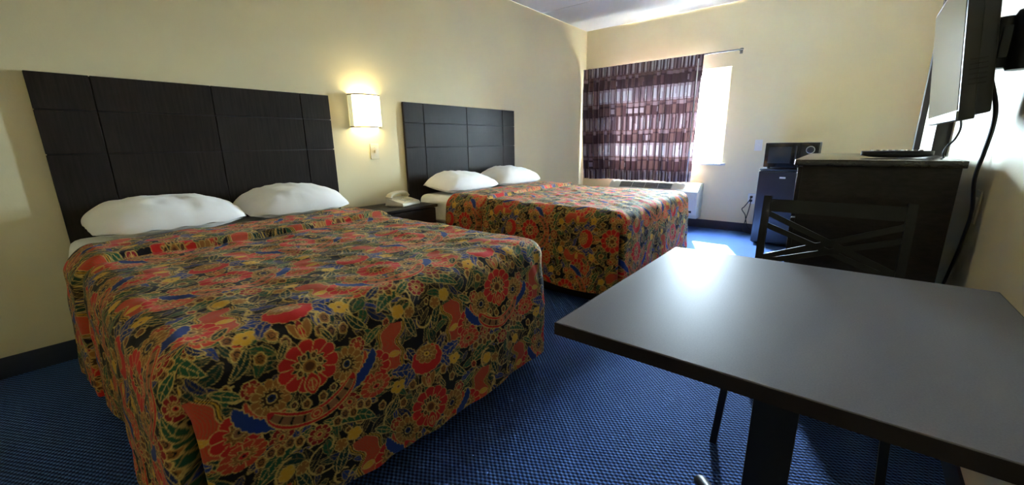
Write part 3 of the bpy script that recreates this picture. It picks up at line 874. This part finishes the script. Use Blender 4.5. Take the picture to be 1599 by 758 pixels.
for x in (mx0 + .04, mx1 - .04):
    for y in (my + .05, 4.92): lathe('foot', [(.014, fz_), (.014, fz_ + .012), (.010, fz_ + .016)], (x, y, 0), M['black'], t, 12)

def cord(label, pts, r, plug=None, group=None):
    c = thing('power_cord', label, 'cord', pts[0], group)
    tube('cable', smooth_path(pts, 8), r, M['black'], c, 8)
    if plug:
        x, y, z = pts[0]; box('plug', (x - .012, y - .004, z - .012), (x + .012, y + .028, z + .012), M['black'], c, bev=.004)
    return c
py = LEN - .040
cord('black power cord looping down from the upper socket beside the mini fridge', [(2.125, py, .405), (2.118, py - .02, .375), (2.075, py - .02, .300), (2.052, py - .015, .265), (2.090, py - .01, .205), (2.100, py, .150), (2.130, py, .060), (2.235, py - .02, .012), (2.30, 5.12, .010)], .0045, True)
cord('black power cord hanging straight from the lower socket beside the mini fridge', [(2.125, py, .365), (2.128, py - .02, .330), (2.118, py - .02, .250), (2.098, py - .025, .130), (2.085, py - .03, .040), (2.150, py - .05, .010), (2.28, 5.098, .012)], .0045, True)

# ---------------------------------------------------------------- dresser and remote control
dx0, dx1, dy0, dy1, dz1 = 2.722, 3.205, 2.030, 2.930, .941
t = thing('dresser', 'tall dark espresso chest of drawers against the right-hand wall', 'dresser', ((dx0 + dx1) / 2, (dy0 + dy1) / 2, 0))
box('dresser_top', (dx0, dy0, dz1 - .025), (dx1, dy1, dz1), M['gloss'], t, bev=.003)
box('side_panel', (dx0 + .028, dy0 + .012, 0), (dx1 - .010, dy0 + .032, dz1 - .025), M['wood'], t, bev=.001)
box('side_panel', (dx0 + .028, dy1 - .032, 0), (dx1 - .010, dy1 - .012, dz1 - .025), M['wood'], t, bev=.001)
box('back_panel', (dx1 - .018, dy0 + .032, .02), (dx1 - .010, dy1 - .032, dz1 - .025), M['wood'], t, bev=.001)
box('plinth', (dx0 + .05, dy0 + .032, 0), (dx0 + .066, dy1 - .032, .07), M['wood'], t, bev=.001)
for k in range(4):
    z0 = .074 + k * .211
    dr = box('drawer', (dx0 + .012, dy0 + .015, z0), (dx0 + .030, dy1 - .015, z0 + .205), M['wood'], t, bev=.002)
    box('finger_pull', (dx0 + .010, dy0 + .30, z0 + .196), (dx0 + .014, dy1 - .30, z0 + .203), M['groove'], dr, bev=.001)

rc = thing('remote_control', 'black television remote control lying on top of the dresser', 'remote control', (3.035, 2.245, dz1), rot=(0, 0, .04), local=True)
body = []
bm = bmesh.new()
prev = None
N = 26
for k in range(N + 1):
    a = -1 + 2 * k / N; x = a * .108
    hw_ = .026 * (1 - abs(a) ** 6) ** .5 + .0005; zb = .0015 + .010 * abs(a) ** 3; zt_ = .030 + .001 * math.cos(a * 3)
    ring = []
    for j in range(16):
        q_ = 2 * PI * j / 16; cy_, cz_ = math.cos(q_), math.sin(q_)
        ring.append(bm.verts.new((x, hw_ * math.copysign(abs(cy_) ** .5, cy_), (zb + zt_) / 2 + (zt_ - zb) / 2 * math.copysign(abs(cz_) ** .6, cz_))))
    if prev:
        for j in range(16): bm.faces.new((prev[j], prev[(j + 1) % 16], ring[(j + 1) % 16], ring[j]))
    else: bm.faces.new(ring[::-1])
    prev = ring
bm.faces.new(prev)
from_bm('casing', bm, M['black'], rc)
for i in range(9):
    for j in range(3):
        box('button', (-.075 + i * .018 - .005, (j - 1) * .013 - .004, .0290), (-.075 + i * .018 + .005, (j - 1) * .013 + .004, .0330), M['trim'] if (i + j) % 5 else M['white'], rc, bev=.001, seg=1)

# ---------------------------------------------------------------- dining table
tx0, tx1, ty0, ty1, tz = 2.507, 3.172, .584, 1.272, .700
t = thing('table', 'square pedestal table with a grey-brown laminate top by the right-hand wall', 'table', ((tx0 + tx1) / 2, (ty0 + ty1) / 2, 0))
tcx, tcy = (tx0 + tx1) / 2, (ty0 + ty1) / 2
box('table_top', (tx0, ty0, tz - .0245), (tx1, ty1, tz), M['lam'], t, bev=.0015, seg=1)
bm = bmesh.new(); e_ = .0015; zz0, zz1 = tz - .0240, tz - .0012
for lo, hi in (((tx0 - e_, ty0 - e_, zz0), (tx1 + e_, ty0, zz1)), ((tx0 - e_, ty1, zz0), (tx1 + e_, ty1 + e_, zz1)), ((tx0 - e_, ty0, zz0), (tx0, ty1, zz1)), ((tx1, ty0, zz0), (tx1 + e_, ty1, zz1))):
    add_box(bm, lo, hi, 0)
from_bm('edge_band', bm, M['lamedge'], t)
box('post', (tcx - .040, tcy - .040, .055), (tcx + .040, tcy + .040, tz - .045), M['blackm'], t, bev=.004)
bm = bmesh.new()
for a in (1, -1): add_box(bm, (tcx - .26, tcy - .022, tz - .046), (tcx + .26, tcy + .022, tz - .025), .002, rot=Matrix.Rotation(a * PI / 4, 3, 'Z'))
from_bm('top_spider', bm, M['blackm'], t)
for sx_ in (1, -1):
    for sy_ in (1, -1):
        tip = Vector((tcx + sx_ * .170, tcy + sy_ * .215, .026))
        bm = bmesh.new(); add_tube(bm, smooth_path([(tcx, tcy, .062), (tcx + sx_ * .06, tcy + sy_ * .075, .056), (tcx + sx_ * .13, tcy + sy_ * .165, .038), tip], 4), [.030] * 4 + [.026] * 4 + [.021] * 4 + [.018], 10, 1.0, .72)
        pr_ = from_bm('base_prong', bm, M['blackm'], t)
        lathe('glide', [(.014, .0), (.014, .010), (.010, .015)], (tip.x - sx_ * .012, tip.y - sy_ * .014, 0), M['silver'], pr_, 12)

# ---------------------------------------------------------------- chair between table and dresser
t = thing('dining_chair', 'dark metal chair with a double-cross back tucked in at the table', 'chair', (2.87, 1.56, 0))
bx = {-1: 2.677, 1: 3.066}
for s_ in (-1, 1):
    x = bx[s_]; fxx = 2.657 if s_ < 0 else 3.085
    tube('back_post', smooth_path([(x + .018 * -s_ * 0 + (.028 if s_ < 0 else -.028), 1.800, 0), (x + (.018 if s_ < 0 else -.018), 1.745, .25), (x + (.006 if s_ < 0 else -.006), 1.722, .46), (x, 1.735, .62), (x, 1.765, .818)], 6), .0165, M['blackm'], t, 4, 1.0, 1.0)
    tube('leg', [(fxx, 1.372, 0), (fxx + .012 * -s_, 1.385, .20), (fxx + .022 * -s_, 1.400, .432)], .0145, M['blackm'], t, 4)
    tube('side_rail', [(fxx + .020 * -s_, 1.40, .425), (x + .008 * -s_, 1.715, .425)], .013, M['blackm'], t, 4)
box('front_rail', (2.68, 1.388, .412), (3.062, 1.412, .438), M['blackm'], t, bev=.003)
box('seat', (2.668, 1.365, .437), (3.074, 1.715, .480), M['blackm'], t, bev=.014, seg=4)
def yb(z): return 1.735 + (z - .62) * .15
def bar(name, x0, z0, x1, z1, w_, th=.008):
    a = Vector((x0, yb(z0), z0)); b = Vector((x1, yb(z1), z1)); d = (b - a); n = Vector((0, 1, -.15)).normalized(); p_ = d.cross(n).normalized()
    bm = bmesh.new(); vv = []
    for P in (a, b):
        for s1, s2 in ((-1, -1), (1, -1), (1, 1), (-1, 1)): vv.append(bm.verts.new(P + p_ * w_ / 2 * s1 + n * th * s2))
    for f in ((0, 1, 2, 3), (7, 6, 5, 4), (0, 4, 5, 1), (1, 5, 6, 2), (2, 6, 7, 3), (3, 7, 4, 0)): bm.faces.new([vv[i] for i in f])
    return from_bm(name, bm, M['blackm'], t)
bar('top_rail', 2.677, .785, 3.066, .785, .046)
bar('bottom_rail', 2.684, .545, 3.058, .545, .024)
for o_ in (.022, -.022):
    bar('cross_bar', 2.680, .736 + o_, 3.062, .580 + o_ * .4, .019)
    bar('cross_bar', 2.682, .582 + o_ * .4, 3.062, .724 + o_, .019)

# ---------------------------------------------------------------- television, mount, cords
TVX, TVY, TVZ = 3.100, 1.905, 1.062
tilt = math.radians(-6)
t = thing('television', 'flat black television mounted high on the right-hand wall, tilted down', 'television', (TVX, TVY, TVZ), rot=(0, tilt, math.radians(-1.0)), local=True)
W2, H2 = .315, .385
bm = bmesh.new(); add_box(bm, (0, -W2, 0), (.030, W2, H2), .004)
from_bm('casing', bm, M['black'], t)
prism('back_housing', [(-W2 + .002, .012), (W2 - .03, .012), (W2 - .03, H2 - .05), (-W2 + .002, H2 - .05)], .026, .058, 'x', M['black'], t, bev=.008)
box('screen', (-.0015, -W2 + .010, .026), (.002, W2 - .010, H2 - .010), M['screen'], t, bev=0)
bz = box('bezel', (-.004, -W2 + .001, .001), (.004, W2 - .001, .024), M['grey'], t, bev=.002); bz['label'] = 'silver lower bezel'
lathe('logo_dot', [(.004, -.0005), (.003, -.0015), (.0005, -.0018)], (-.0035, .0, .012), M['white'], bz, 10, 'x')
for k in range(6): box('vent', (.012, -W2 - .001, .085 + k * .012), (.044, -W2 + .004, .089 + k * .012), M['groove'], t, bev=0)
mw = wallx(1.86)
t = thing('wall_mount', 'black articulated wall mount holding the television', 'tv mount', (mw, 1.86, 1.18))
box('wall_plate', (mw - .012, 1.78, 1.16), (mw - .001, 1.88, 1.40), M['black'], t, bev=.004)
lathe('pivot', [(.030, 1.20), (.034, 1.21), (.034, 1.345), (.030, 1.355)], (mw - .040, 1.83, 0), M['black'], t, 20)
lathe('pivot', [(.024, 1.21), (.028, 1.22), (.028, 1.335), (.024, 1.345)], (mw - .085, 1.86, 0), M['black'], t, 20)
box('arm', (mw - .092, 1.825, 1.235), (mw - .030, 1.875, 1.320), M['black'], t, bev=.006)
box('tilt_plate', (3.146, 1.80, 1.20), (3.158, 2.00, 1.36), M['black'], t, bev=.004)

cord('thick black television cord drooping down past the dresser edge', [(3.152, 1.70, 1.174), (3.167, 1.66, 1.098), (3.175, 1.68, 1.042), (3.183, 1.75, .973), (3.195, 1.85, .894), (3.220, 1.93, .787), (3.228, 2.0, .686), (3.236, 2.08, .609), (3.240, 2.20, .45)], .0050)
cord('thin black cord hanging from the television down onto the dresser', [(3.165, 2.14, 1.12), (3.200, 2.28, 1.060), (3.196, 2.30, 1.015), (3.182, 2.32, .985), (3.176, 2.32, .962), (3.180, 2.335, .946), (3.190, 2.40, .945)], .0035)
